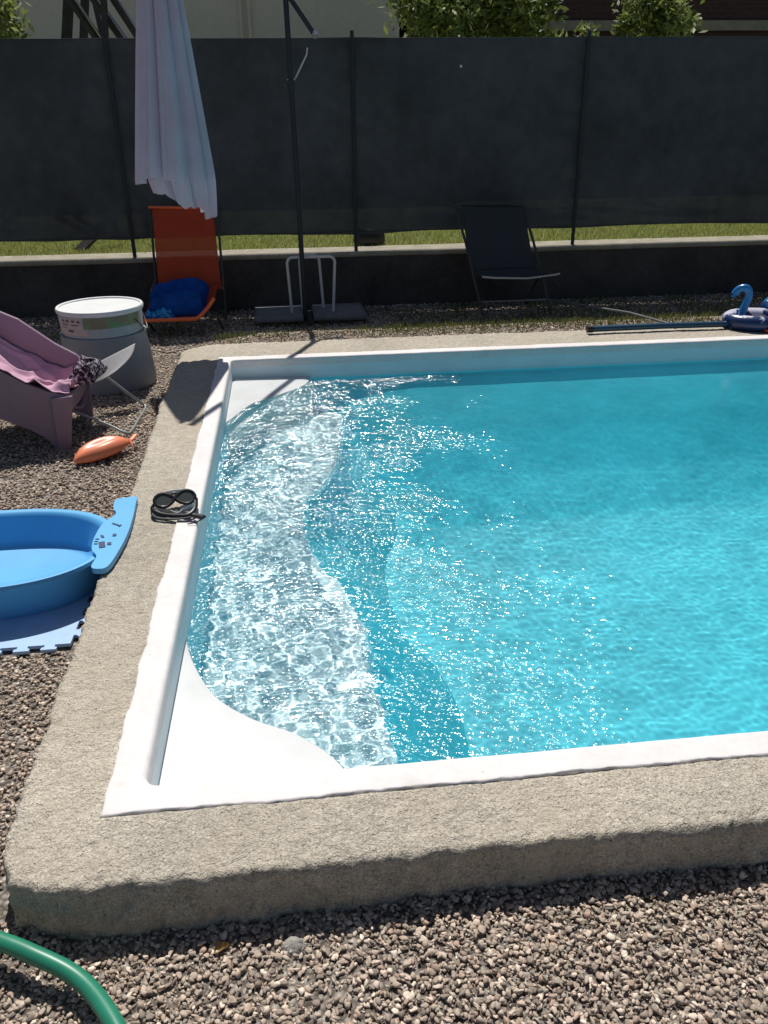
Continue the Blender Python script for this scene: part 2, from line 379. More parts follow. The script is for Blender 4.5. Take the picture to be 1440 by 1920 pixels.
def sweep(name, P, D, prof, mat, parent, disp, smooth=True, wfun=None):
    """prof: list of (offset outward, z, wscale) ; closed section if first==last not needed"""
    n = len(P); m = len(prof); V = np.zeros((n, m, 3))
    sq = 1/np.maximum(np.abs(D[:, 0]), np.abs(D[:, 1]))
    for j, (o, z) in enumerate(prof):
        oo = o*(1+(sq-1)*min(1, max(0, (o-.02)/.05)))
        if o > .02: oo = oo + (sq-1)*.035*min(1, (o-.02)/.05)
        V[:, j, 0] = P[:, 0]+D[:, 0]*oo; V[:, j, 1] = P[:, 1]+D[:, 1]*oo; V[:, j, 2] = z
    V = disp(V, P, D)
    i = np.arange(n*m).reshape(n, m); a = i; b = np.roll(i, -1, 0)
    q = np.stack([a[:, :-1], b[:, :-1], b[:, 1:], a[:, 1:]], -1).reshape(-1, 4)
    return obj(name, V.reshape(-1, 3), q, mat, parent, smooth)

kx0, ky0, ky1 = -.517, 1.487, 5.59
P_, D_ = ring_path(kx0, 7.1, ky0, ky1, .009, 0.0, 46)
def kw(D):   # width of the band by side
    return np.where(D[:, 0] < 0, (.212+.07*np.clip((P_[:, 1]-1.5)/4, 0, 1))*D[:, 0]**2, .3*D[:, 0]**2) + np.where(D[:, 1] < 0, .205*D[:, 1]**2, .40*D[:, 1]**2)
prof = [(-.02, .05), (-.02, .15), (0.0, .164)] + [(t, H) for t in np.linspace(.03, .93, 30)] + [(.975, H-.006), (1.0, H-.022)] + [(1.0+.004*k, H-.022-.0165*k) for k in range(1, 10)]
def kdisp(V, P, D):
    sh = V.shape; F = V.reshape(-1, 3).copy(); m = sh[1]
    t = np.tile(np.arange(m)/(m-1), sh[0])
    lf = fbm(F, 2.2, 2, 3); mf = fbm(F, 14, 3, 4); hf = fbm(F, 75, 3, 5)
    dirx = np.repeat(D[:, 0], m); diry = np.repeat(D[:, 1], m)
    edge = np.clip((t-.55)/.3, 0, 1)
    out = edge*(.018*lf + .012*mf + .012*hf)
    F[:, 0] += dirx*out; F[:, 1] += diry*out
    F[:, 2] += (t > .03)*(.004*lf + .0035*mf + .0036*hf*(1+1.2*edge))
    return F.reshape(sh)
# scale offsets: multiply by width for t>0 but constant near the coping
def ksweep():
    n = len(P_); m = len(prof); V = np.zeros((n, m, 3)); wd = kw(D_)
    for j, (o, z) in enumerate(prof):
        sq = 1+.32*(1/np.maximum(np.abs(D_[:, 0]), np.abs(D_[:, 1]))-1)
        oo = wd*o*sq if o > 0 else np.full(n, o)
        V[:, j, 0] = P_[:, 0]+D_[:, 0]*oo; V[:, j, 1] = P_[:, 1]+D_[:, 1]*oo; V[:, j, 2] = z
    V = kdisp(V, P_, D_); i = np.arange(n*m).reshape(n, m); b = np.roll(i, -1, 0)
    q = np.stack([i[:, :-1], b[:, :-1], b[:, 1:], i[:, 1:]], -1).reshape(-1, 4)
    return obj('pool_surround', V.reshape(-1, 3), q, m_conc, None, True)
tag(ksweep(), kind='structure')

pool = thing('swimming_pool', (3.2, 3.5, 0), 'rectangular in-ground swimming pool with white rendered rim and water-tinted turquoise inside', 'swimming pool')
P2, D2 = ring_path(WX0, WX1, WY0, WY1, .012, .035, 12)
def cdisp(V, P, D):
    sh = V.shape; F = V.reshape(-1, 3).copy(); m = sh[1]; t = np.tile(np.arange(m), sh[0])
    e = np.clip((t-m+6)/3, 0, 1)*(.009*fbm(F, 7, 3, 8) + .008*fbm(F, 45, 3, 9))
    dx = np.repeat(D[:, 0], m); dy = np.repeat(D[:, 1], m); F[:, 0] += dx*e; F[:, 1] += dy*e
    F[:, 2] += .0015*fbm(F, 12, 2, 10)
    return F.reshape(sh)
cp = [(0, .12), (0, H-.012), (.002, H-.004), (.006, H+.0015), (.013, H+.004)] + [(t, H+.0045) for t in np.linspace(.022, .084, 7)] + [(.0885, H+.0035), (.090, H-.004), (.090, H-.05)]
receiver(sweep('coping', P2, D2, cp, m_white, pool, cdisp))
receiver(sweep('wall', P2, D2, [(.001, .125), (.001, .06), (.0, .012)], m_wall_bounce, pool, lambda V, P, D: V))
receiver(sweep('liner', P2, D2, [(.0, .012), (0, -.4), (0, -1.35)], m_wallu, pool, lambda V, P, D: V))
fl = MB(); fl.add([(WX0-.05, WY0-.05, -1.25), (WX1+.05, WY0-.05, -1.25), (WX1+.05, WY1+.05, -1.25), (WX0-.05, WY1+.05, -1.25)], [(0, 1, 2, 3)])
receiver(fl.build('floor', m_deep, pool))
def step_from_edge(name, edge, z, x0, y0, y1, mat, rz=.02, zb=-1.26):
    E = catmull([(a, b, 0) for a, b in edge], 10); E = [(max(min(p.x, 9), x0), min(max(p.y, y0), y1)) for p in E]
    m = MB(); n = len(E)
    v = [(x0, y, z) for x, y in E] + [(x-rz, y, z) for x, y in E] + [(x-.004, y, z-.006) for x, y in E] + [(x+.008, y, z-rz*2) for x, y in E] + [(x+.42, y, zb) for x, y in E]
    f = []
    for k in range(4):
        for i in range(n-1): f.append((k*n+i, k*n+n+i, k*n+n+i+1, k*n+i+1))
    m.add(v, f); m.m = [0]*(3*(n-1))+[1]*(n-1)
    return receiver(m.build(name, None, pool, True, mats=[mat, m_deep]))  # riser takes the painted deep-water tint as well
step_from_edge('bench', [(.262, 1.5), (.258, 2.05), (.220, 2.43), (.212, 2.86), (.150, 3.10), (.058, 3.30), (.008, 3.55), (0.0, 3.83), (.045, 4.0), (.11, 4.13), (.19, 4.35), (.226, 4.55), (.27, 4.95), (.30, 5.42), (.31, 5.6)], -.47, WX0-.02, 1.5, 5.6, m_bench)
def cove(U, V):
    X = WX0-.01+(WX1+.03-WX0)*U**1.3; wd = np.clip((X+.05)/.85, 0, 1); wd = .18+.82*wd**.8
    yy = np.interp(V, [0, .1, .4, .65, .8, .9, 1], [5.52, 5.47, 4.95, 4.50, 4.15, 3.8, 3.3]); zz = np.interp(V, [0, .1, .4, .65, .8, .9, 1], [.01, -.06, -.47, -.90, -1.13, -1.22, -1.252])
    return X, 5.52-(5.52-yy)*wd, zz
receiver(grid(cove, 220, 60, 'sloped_side', m_deep, pool))  # slope added to catch sun and brighten the far side under water
def corner_seat(edge, cx, cy):
    E = catmull([(a, b, 0) for a, b in edge], 10); n = len(E); c = Vector((cx, cy, 0)); v = []; f = []
    lv = [(0, .050), (.35, .047), (.7, .043), (.93, .0395), (.985, .034), (1.0, .022), (1.012, -.02), (1.04, -.10), (1.10, -.50)]
    for s, z in lv:
        for p in E: q = c+(p-c)*s; v.append((q.x, q.y, z))
    for k in range(len(lv)-1):
        for i in range(n-1): f.append((k*n+i, k*n+n+i, k*n+n+i+1, k*n+i+1))
    m = MB(); m.add(v, f); return receiver(m.build('corner_step', m_seat, pool, True))
corner_seat([(-.445, 2.50), (-.405, 2.31), (-.316, 2.10), (-.196, 1.97), (-.054, 1.875), (.05, 1.76), (.10, 1.64), (.11, 1.55)], -.45, 1.56)
corner_seat([(-.445, 4.60), (-.409, 4.665), (-.293, 4.945), (-.195, 5.04), (.012, 5.255), (.075, 5.36), (.11, 5.52)], -.45, 5.52)

# ---- water with real ripples (casts true caustics)
def water():
    xs = np.concatenate([np.linspace(WX0-.015, 2.2, 520), np.linspace(2.2, 4.4, 300)[1:], np.linspace(4.4, WX1+.015, 60)[1:]])
    ys = np.concatenate([np.linspace(WY0-.015, WY1+.015, 760)])
    X, Y = np.meshgrid(xs, ys); p = np.stack([X, Y, X*0], -1).reshape(-1, 3)
    r = np.random.RandomState(5); Z = np.zeros(X.shape)
    calm = (.5+.5*fbm(p, .8, 2, 31).reshape(X.shape))
    ex = np.interp(Y, [1.5, 2.05, 2.43, 2.86, 3.10, 3.30, 3.55, 3.83, 4.0, 4.13, 4.35, 4.55, 4.95, 5.6], [.262, .258, .22, .212, .15, .058, .008, 0, .045, .11, .19, .226, .27, .31])
    reg = np.clip(np.exp(-(np.maximum(X-ex+.16, 0)/.16)**2), .035, .47)      # choppier towards the steps
    for i in range(130):
        L = np.exp(r.uniform(math.log(.03), math.log(.36))); a = r.normal(pi/2, .75) if r.rand() < .6 else r.uniform(0, 2*pi)
        k = 2*pi/L; am = .0062*L**1.0*(1.0 if L > .08 else .9)
        ph = r.uniform(0, 2*pi); wob = 1.3*fbm(p, 1.3, 1, 40+i % 6).reshape(X.shape)
        g = reg if L < .2 else np.minimum(1, reg+.05)
        Z += am*np.sin(k*(X*cos(a)+Y*sin(a))+ph+wob*2)*g*(.55+.9*calm if L < .15 else 1)*.42
    Z += WZ
    v = np.stack([X, Y, Z], -1).reshape(-1, 3); ny, nx = X.shape; i = np.arange(nx*ny).reshape(ny, nx)
    q = np.stack([i[:-1, :-1], i[:-1, 1:], i[1:, 1:], i[1:, :-1]], -1).reshape(-1, 4)
    m = bpy.data.materials.new('pool_water'); m.use_nodes = True; t = m.node_tree; t.nodes.clear()
    rf = t.nodes.new('ShaderNodeBsdfRefraction'); rf.inputs['IOR'].default_value = 1.333; rf.inputs['Roughness'].default_value = 0; rf.inputs['Color'].default_value = (.95, .99, 1, 1)
    gl = t.nodes.new('ShaderNodeBsdfGlossy'); gl.inputs['Roughness'].default_value = .12
    tc = t.nodes.new('ShaderNodeTexCoord'); pn = None
    for s_, st, dd in ((13, 1.0, .025), (40, 1.0, .0165)):
        mp = t.nodes.new('ShaderNodeMapping'); mp.inputs['Scale'].default_value = (1, 1.6, 1); t.links.new(tc.outputs['Object'], mp.inputs[0])
        n = t.nodes.new('ShaderNodeTexNoise'); n.inputs['Scale'].default_value = s_; n.inputs['Detail'].default_value = 2; t.links.new(mp.outputs[0], n.inputs[0])
        b = t.nodes.new('ShaderNodeBump'); b.inputs['Distance'].default_value = dd; t.links.new(n.outputs[0], b.inputs['Height'])
        # wind patches: the surface is livelier towards the steps
        sx = t.nodes.new('ShaderNodeSeparateXYZ'); t.links.new(tc.outputs['Object'], sx.inputs[0])
        mr = t.nodes.new('ShaderNodeMapRange'); mr.inputs[1].default_value = .3; mr.inputs[2].default_value = 1.55; mr.inputs[3].default_value = st; mr.inputs[4].default_value = st*.10; t.links.new(sx.outputs[0], mr.inputs[0])
        pa = t.nodes.new('ShaderNodeTexNoise'); pa.inputs['Scale'].default_value = 2.1; t.links.new(tc.outputs['Object'], pa.inputs[0])
        pr = t.nodes.new('ShaderNodeMapRange'); pr.inputs[1].default_value = .42; pr.inputs[2].default_value = .60; pr.inputs[3].default_value = .42; pr.inputs[4].default_value = 1.02; t.links.new(pa.outputs[0], pr.inputs[0])
        mu = t.nodes.new('ShaderNodeMath'); mu.operation = 'MULTIPLY'; t.links.new(mr.outputs[0], mu.inputs[0]); t.links.new(pr.outputs[0], mu.inputs[1]); t.links.new(mu.outputs[0], b.inputs['Strength'])
        if pn: t.links.new(pn, b.inputs['Normal'])
        pn = b.outputs[0]
    t.links.new(pn, gl.inputs['Normal'])
    fr = t.nodes.new('ShaderNodeFresnel'); fr.inputs[0].default_value = 1.333
    mx = t.nodes.new('ShaderNodeMixShader'); t.links.new(fr.outputs[0], mx.inputs[0]); t.links.new(rf.outputs[0], mx.inputs[1]); t.links.new(gl.outputs[0], mx.inputs[2])
    out = t.nodes.new('ShaderNodeOutputMaterial'); t.links.new(mx.outputs[0], out.inputs[0])
    o = obj('water', v, q, m, None, True); o.cycles.is_caustics_caster = True
    return tag(o, kind='structure')
water()

# ================================================================== GARDEN WALL, LAWN, FENCE
gw = thing('garden_wall', (1, 8.05, 0), 'low dark concrete retaining wall with pale cap running behind the pool', 'wall')
def lump_wall():
    m = MB(); m.box((1, 8.06, .235), (18, .30, .47)); o = m.build('wall', m_wallc, gw); return o
lump_wall()
def cap_fn(U, V):
    X = -8+18*U; Y = 7.895+V*.34
    return X, Y, .512+.004*fbm(np.stack([X, Y, X*0], -1).reshape(-1, 3), 3, 3, 3).reshape(X.shape)
grid(cap_fn, 300, 5, 'cap', m_cap, gw, thick=.045, smooth=False)
tag(obj('lawn', [(-60, 8.2, .47), (60, 8.2, .47), (60, 150, .5), (-60, 150, .5)], [(0, 1, 2, 3)], m_lawn), kind='structure')
def blades(n, x0, x1, y0, y1, z, h0, h1, wd, seed, mask=None):
    r = np.random.RandomState(seed); p = np.stack([r.uniform(x0, x1, n), r.uniform(y0, y1, n), np.full(n, z)], -1)
    if mask is not None: p = p[mask(p, r)]
    n = len(p); a = r.uniform(0, 2*pi, n); h = r.uniform(h0, h1, n); w_ = wd*r.uniform(.6, 1.3, n); d = np.stack([np.cos(a), np.sin(a), 0*a], -1); s = np.stack([-np.sin(a), np.cos(a), 0*a], -1)
    ln = r.uniform(.2, .9, n)*h; v0 = p-s*w_[:, None]; v1 = p+s*w_[:, None]; mid = p+d*ln[:, None]*.4; mid[:, 2] += h*.6; v2 = mid+s*w_[:, None]*.7; v3 = mid-s*w_[:, None]*.7
    tip = p+d*ln[:, None]; tip[:, 2] += h; V = np.stack([v0, v1, v2, v3, tip], 1).reshape(-1, 3); k = np.arange(n)[:, None]*5
    return V, np.concatenate([k+np.array([[0, 1, 2]]), k+np.array([[0, 2, 3]]), k+np.array([[3, 2, 4]])])
V, F = blades(52000, -5, 8, 8.16, 9.7, .475, .025, .06, .0035, 3)
tag(obj('grass', V, F, m_grass), 'short sunlit green grass beyond the low wall', 'grass', kind='stuff')
V, F = blades(16000, -2.6, 5.2, 6.15, 7.85, 0, .02, .075, .003, 4, lambda p, r: fbm(p, 2.2, 3, 5)+.25*(p[:, 0] > .8) > .12)
V[:, 2] += bank(V[:, 1])*np.clip((V[:, 0]+.75)/.5, 0, 1)
V2, F2 = blades(5200, -.6, 5, 6.0, 6.55, 0, .012, .05, .003, 5, lambda p, r: fbm(p, 3.2, 3, 9) > -.15)
V2[:, 2] += bank(V2[:, 1])
V3, F3 = blades(160, .55, .82, 1.17, 1.30, 0, .01, .05, .002, 6)
tag(obj('weeds', np.concatenate([V, V2, V3]), np.concatenate([F, F2+len(V), F3+len(V)+len(V2)]), m_weed), 'thin dark weeds growing through the gravel below the wall', 'weeds', kind='stuff')

fence = thing('screen_fence', (1, 8.0, .5), 'tall fence of dark shade netting stretched between thin posts on the low wall', 'fence')
PX = [-7.7, -5.6, -3.45, -1.40, .63, 2.72, 4.8, 6.9, 9]
def cloth(U, V):
    X = -7.8+16.9*U; Z = .655+1.6*V
    sag = np.zeros_like(X)
    for a, b in zip(PX[:-1], PX[1:]):
        t = np.clip((X-a)/(b-a), 0, 1); sag += np.sin(pi*t)
    q = np.stack([X, X*0, Z], -1).reshape(-1, 3)
    Yy = 7.972+.018*fbm(q, 1.6, 3, 7).reshape(X.shape)+.004*fbm(q, 9, 2, 8).reshape(X.shape)+.006*np.sin((X*1.0+Z*2.2)*14)*np.exp(-(sag/.35)**2)
    Z2 = Z-.012*sag*V + .018*(V < .02)*sag + (1-V)*.012*fbm(q*np.array([1, 1, 0]), 2.3, 2, 9).reshape(X.shape)
    return X, Yy, Z2
grid(cloth, 420, 50, 'shade_netting', m_cloth, fence)
for i, x in enumerate(PX):
    m = MB(); lean = .012*sin(i*2.1)
    m.tube([(x, 7.945, .51), (x+lean, 7.945, 2.30)], .017, 10).build('post', m_post, fence, True)
MB().tube([(1.585, 7.958, 2.03), (1.585, 7.945, 2.03)], .011, 10).build('light_spot', m_bright, fence, True)  # bright disc added for light showing through a hole in the netting
for z in (.68, 2.245):
    m = MB(); m.tube([(-7.8, 7.957, z), (9, 7.957, z)], .003, 5).build('wire', m_post, fence)

# ================================================================== PARASOL
par = thing('cantilever_parasol', (.12, 7.3, 0), 'closed pale lilac cantilever parasol hanging beside the corner of the pool', 'parasol')
cx, cy = -.69, 5.97
def canopy(layer):
    n, m = 320, 60
    th = np.linspace(0, 2*pi, n, endpoint=False); t = np.linspace(0, 1, m); T, S = np.meshgrid(th, t)
    side = np.cos(T)                       # +1 right, -1 left
    if layer == 0: zb = 1.285 + .02*np.sin(3*T+1) + .005*np.sin(5*T)
    else:
        zb = 1.135 - .085*side + .018*np.sin(5*T+.4) + .009*np.sin(17*T) ; zb = np.where(side < -.75, 1.2, zb)
    ztop = 2.98; Z = ztop+(zb-ztop)*S**.9
    h = (2.98-Z)/1.7
    R = (.045+.212*h**.85)*(1 if layer == 0 else .84)
    if layer: R = R*(1-.35*np.clip((1.28-Z)/.3, 0, 1))
    ridge = np.abs(np.cos(4*T+.5*np.sin(T)+.35*layer))**.55
    fine = .5+.5*np.sin(15*T+2.2*np.sin(3*T)+1.2*S)
    R = R*(.62+.34*ridge+.11*fine*S+.02*np.sin(37*T+3*S)*S)
    cxz = cx + .02 - .060*h*(1 if layer == 0 else .2); cxz = cxz + (.035*np.clip((1.28-Z)/.25, 0, 1) if layer else 0)
    X = cxz+R*np.cos(T)*1.0; Y = cy+R*np.sin(T)*.8
    v = np.stack([X, Y, Z], -1).reshape(-1, 3); i = np.arange(n*m).reshape(m, n); b = np.roll(i, -1, 1)
    return v, np.stack([i[:-1], b[:-1], b[1:], i[1:]], -1).reshape(-1, 4)
v, f = canopy(0); can = obj('canopy', v, f, m_canopy, par, True)
v, f = canopy(1); obj('canopy', v, f, m_canopy, par, True)
MB().tube([(cx, cy, 1.35), (cx, cy, 3.05)], .016, 10).build('rib_shaft', m_pole, par, True)
MB().tube([(.115, 7.3, .03), (.105, 7.3, 1.0), (.09, 7.3, 2.56)], .021, 14).build('pole', m_pole, par, True)
m = MB(); m.tube([(.09, 7.3, 2.53), (cx+.05, cy, 3.14)], .024, 12); m.build('arm', m_pole, par, True)
m = MB(); m.tube([(.095, 7.29, 2.5), (.296, 7.29, 2.222)], .019, 10); m.build('strut', m_pole, par, True)
m = MB(); m.tube([(.30, 7.29, 2.235), (.302, 7.27, 2.205)], .024, 10); m.build('strut_joint', m_bright, par, True)
m = MB(); m.tube([(.238, 7.265, 2.13), (.228, 7.26, 2.08), (.139, 7.26, 1.93)], .0065, 8); m.tube([(.139, 7.26, 1.93), (.115, 7.29, 1.90), (.10, 7.30, 1.89)], .006, 8); m.build('crank_handle', m_bright, par, True)
MB().box((.095, 7.3, 1.87), (.06, .06, .1), bev=.01).build('crank_box', m_pole, par)
def bowed(x0, x1, xt0, xt1, y, zt, r=.013):
    pts = [(x0, y, .04), (x0*.35+xt0*.65, y, zt-.06)]
    k = .045
    pts = [(x0, y, .03), (xt0-.002, y, zt-k)] + [(xt0+k-k*cos(a), y, zt-k+k*sin(a)) for a in np.linspace(.3, pi/2, 5)] + [(xt1-k+k*sin(a), y, zt-k+k*cos(a)) for a in np.linspace(0, pi/2-.3, 5)] + [(xt1+.002, y, zt-k), (x1, y, .03)]
    return MB().tube(pts, r, 12)
bowed(.00, .362, -.018, .392, 7.36, .555).build('base_frame', m_whitemet, par, True)
bowed(.098, .288, .092, .262, 7.52, .545).build('base_frame', m_whitemet, par, True)
m = MB(); m.box((.15, 7.44, .022), (.9, .05, .03)); m.box((.15, 7.44, .026), (.05, .62, .03)); m.build('base_cross', m_pole, par)
def slab(x0, x1, y0, y1, lab):
    def fn(U, V):
        X = x0+(x1-x0)*U; Y = y0+(y1-y0)*V; return X, Y, .082+.0015*np.sin(60*V)+0*X
    o = grid(fn, 12, 30, 'paving_slab', m_slab, None, thick=.042, smooth=False); tag(o, lab, 'slab', 'concrete slabs weighing down the parasol base'); return o
slab(-.335, .095, 7.16, 7.70, 'grey concrete slab weighing down the parasol base, the one nearer the orange chair')
slab(.185, .645, 7.16, 7.70, 'grey concrete slab weighing down the parasol base, the one nearer the black chair')

# ================================================================== ORANGE LOUNGER
oc = thing('sling_lounger', (-.9, 7.3, 0), 'low folding beach lounger with orange sling seat and back in front of the wall', 'lounger')
def oback(U, V):
    X = -1.14+.03*V*-1+(.535-.01*V)*U; Y = 7.40+.40*V + .03*np.sin(pi*U)*(1-V*.5); Z = .30+.645*V; return X, Y, Z
grid(oback, 20, 24, 'backrest', m_orange, oc, thick=.006)
def oseat(U, V):
    X = -1.255+.05*V+(.62-.04*V)*U
    Y = 6.93+.47*V; lift = np.clip((U-.72)/.28, 0, 1)**1.5
    return X, Y+.03*lift, .155+.145*V-.05*np.sin(pi*V)*(1-lift)+.16*lift*(1-.6*V)
grid(oseat, 40, 20, 'seat', m_orange, oc, thick=.006)
lip = []
for U in np.linspace(0, 1, 24):
    l = max(0, (U-.72)/.28)**1.5; lip.append((-1.255+.62*U, 6.925+.03*l, .150+.16*l))
MB().tube(lip, .016, 10).build('front_edge', m_orange_edge, oc, True)
for sx, name in ((-1.17, 'side_rail'), (-.59, 'side_rail')):
    MB().tube([(sx, 7.42, .03), (sx, 7.47, .33), (sx-.02, 7.82, .955)], .011, 8).build(name, m_dark_fr, oc, True)
    MB().tube([(sx, 7.75, .02), (sx+.01, 7.42, .40), (sx+.03, 7.0, .38)], .010, 8).build('armrest', m_dark_fr, oc, True)
MB().tube([(-1.2, 7.81, .948), (-.62, 7.81, .93)], .012, 8).build('top_rail', m_orange_edge, oc, True)
for sx in (-1.2, -.62): MB().tube([(sx, 6.95, .15), (sx+.02, 7.12, .02)], .010, 8).build('leg', m_dark_fr, oc, True)
def lump(name, x0, x1, y0, y1, base, amp, mat, seed, sc_=9, parent=None, nu=70, rz=0, edge=.12):
    def fn(U, V):
        X = x0+(x1-x0)*U; Y = y0+(y1-y0)*V; q = np.stack([X, Y, X*0], -1).reshape(-1, 3)
        n = fbm(q, sc_, 3, seed).reshape(X.shape); rd = 1-np.abs(fbm(q, sc_*.8, 2, seed+5).reshape(X.shape))*2.2
        env = np.clip(np.minimum(np.minimum(U, 1-U), np.minimum(V, 1-V))/edge, 0, 1)**.6
        b = base(X, Y) if callable(base) else base
        X = X+.03*fbm(q, 5, 2, seed+2).reshape(X.shape); Y = Y+.03*fbm(q, 5, 2, seed+3).reshape(X.shape)
        return X, Y, b+amp*env*(.45+.35*n+.35*np.clip(rd, 0, 1))
    return grid(fn, nu, nu, name, mat, parent, thick=.004)
sb = lambda X, Y: .155+.145*(Y-6.93)/.47-.03
tag(lump('towel', -1.20, -.72, 7.02, 7.40, sb, .20, m_blue_tw, 21, 5), 'crumpled deep blue towel heaped on the orange lounger seat', 'towel')
tag(lump('swimwear', -1.23, -.98, 6.95, 7.06, .14, .10, m_ltblue, 25, 16), 'light blue patterned swimwear at the front left of the orange seat', 'swimwear')

# ================================================================== BLACK CHAIR
bc = thing('folding_chair', (1.95, 7.35, 0), 'black folding garden chair with high sling back standing near the wall', 'chair')
def bback(U, V):
    X = 1.60-.03*V+(.58-.01*V)*U; Y = 7.33+.35*V+.035*np.sin(pi*U); return X, Y, .40+.52*V-.02*V*U
grid(bback, 20, 24, 'backrest', m_black_sl, bc, thick=.006)
def bseat(U, V):
    X = 1.74-.12*V+.55*U; Y = 7.10+.24*V; return X, Y, .385+.02*V-.045*np.sin(pi*V)
grid(bseat, 16, 12, 'seat', m_black_sl, bc, thick=.006)
MB().tube([(1.66, 7.13, .38), (1.76, 7.09, .375), (2.05, 7.08, .365), (2.28, 7.09, .385), (2.34, 7.10, .392)], .0095, 8).build('front_rail', m_greyfr, bc, True)
for sx, dx in ((1.57, 0), (2.19, .0)):
    MB().tube([(sx-.05, 7.70, .90), (sx+.01, 7.50, .62), (sx+.05, 7.28, .34), (sx+.13, 7.2, .02)], .012, 8).build('leg', m_dark_fr, bc, True)
    MB().tube([(sx+.03, 7.68, .02), (sx+.06, 7.36, .36), (sx+.12, 7.12, .38)], .011, 8).build('leg', m_dark_fr, bc, True)
MB().tube([(1.50, 7.70, .905), (1.56, 7.7, .925), (2.10, 7.7, .92), (2.16, 7.7, .89)], .014, 8).build('top_rail', m_dark_fr, bc, True)
MB().tube([(1.70, 7.3, .13), (2.33, 7.3, .13)], .008, 8).build('cross_brace', m_greyfr, bc, True)

# ================================================================== DRUM, TUB BEHIND
bk = thing('storage_bucket', (-1.27, 5.66, 0), 'white lidded bucket with printed label stacked in a wide grey tub behind the pink chair', 'bucket')
c = (-1.27, 5.66, 0)
MB().lathe([(.0, .01), (.298, .01), (.305, .03), (.292, .2), (.275, .355), (.279, .37), (.270, .376), (.255, .376), (.25, .36)], c, 64).build('grey_tub', m_grey_tub, bk, True)
MB().lathe([(.255, .36), (.262, .40), (.268, .525), (.272, .528)], c, 64).build('body', m_bucket_w, bk, True)
MB().lathe([(.272, .512), (.279, .515), (.281, .535), (.275, .543), (.262, .541), (.257, .532), (.0, .534)], c, 64).build('lid', m_bucket_w, bk, True)
def band(a0, a1, z0, z1, r0, mat, name, n=20, parent=bk):
    v = []; 
    for a in np.linspace(radians(a0), radians(a1), n):
        for z in (z0, z1):
            rr = .262+(z-.40)/.125*.006+r0; v.append((c[0]+rr*cos(a), c[1]+rr*sin(a), z))
    q = [(2*i, 2*i+2, 2*i+3, 2*i+1) for i in range(n-1)]; return MB().add(v, q).build(name, mat, parent, True)
band(198, 352, .385, .512, .0025, m_paleg, 'label')
band(201, 262, .392, .508, .004, m_label, 'label')
band(256, 342, .437, .508, .0052, m_green, 'label')
for a, z0, z1, wd_ in ((222, .478, .492, 5), (231, .478, .492, 6), (241, .480, .494, 5), (250, .478, .492, 4), (224, .458, .464, 14), (243, .458, .464, 12), (235, .415, .430, 9), (222, .440, .444, 10)):
    band(a-wd_/2, a+wd_/2, z0, z1, .0066, m_ink, 'print', 4)
MB().tube([(c[0]+.285*cos(a), c[1]+.285*sin(a), .47-.10*sin(t)) for a, t in zip(np.linspace(radians(330), radians(395), 12), np.linspace(0, pi, 12))], .004, 6).build('handle', m_dark_fr, bk, True)
t2 = thing('plastic_crate', (-1.32, 6.35, 0), 'low grey plastic crate standing just behind the white bucket', 'crate')
MB().box((-1.36, 6.36, .19), (.36, .3, .36), bev=.03).build('body', m_grey_tub, t2); MB().box((-1.36, 6.36, .385), (.40, .34, .03), bev=.012).build('rim', m_grey_tub, t2)

# ================================================================== MAUVE CHAIR
pc = thing('garden_armchair', (-1.7, 4.7, 0), 'reclined mauve plastic garden chair with solid sides beside the grey tub', 'chair')
near_top = [(-1.245, .312), (-1.33, .335), (-1.44, .385), (-1.56, .465), (-1.72, .60), (-1.95, .82), (-2.25, 1.08)]
near_bot = [(-2.3, .80), (-2.05, .50), (-1.85, .32), (-1.62, .205), (-1.46, .125), (-1.375, .065), (-1.345, 0), (-1.285, 0), (-1.262, .12)]
MB().prism(near_top+near_bot, lambda p, t: (p[0], t, p[1]), 4.405, 4.432).build('side_panel', m_pink, pc)
far_top = [(-1.235, .33), (-1.29, .395), (-1.40, .465), (-1.58, .615), (-1.68, .665), (-1.95, .90), (-2.25, 1.14)]
MB().prism(far_top+[(-2.3, .80), (-2.05, .50), (-1.85, .32), (-1.62, .19), (-1.36, .065), (-1.32, 0), (-1.255, 0)], lambda p, t: (p[0], t, p[1]), 4.935, 4.962).build('side_panel', m_pink, pc)
nt_x = np.array([p[0] for p in near_top])[::-1]; nt_z = np.array([p[1] for p in near_top])[::-1]
def pseat(off):
    def fn(U, V):
        X = -2.28+1.03*U; Y = 4.425+.52*V; Z = np.interp(X, nt_x, nt_z)+off-.11*np.sin(pi*np.clip(V, 0, 1)**1.4)**.8-.05*V
        return X, Y, Z
    return fn
grid(pseat(-.03), 50, 16, 'seat', m_pink, pc, thick=.012)
def apron(U, V):
    return -1.262+.012*V+.012*np.sin(pi*U), 4.41+.54*U, .19+(.125+.0*U)*V-.035*np.sin(pi*U)*V
grid(apron, 20, 6, 'front_apron', m_pink, pc, thick=.012)
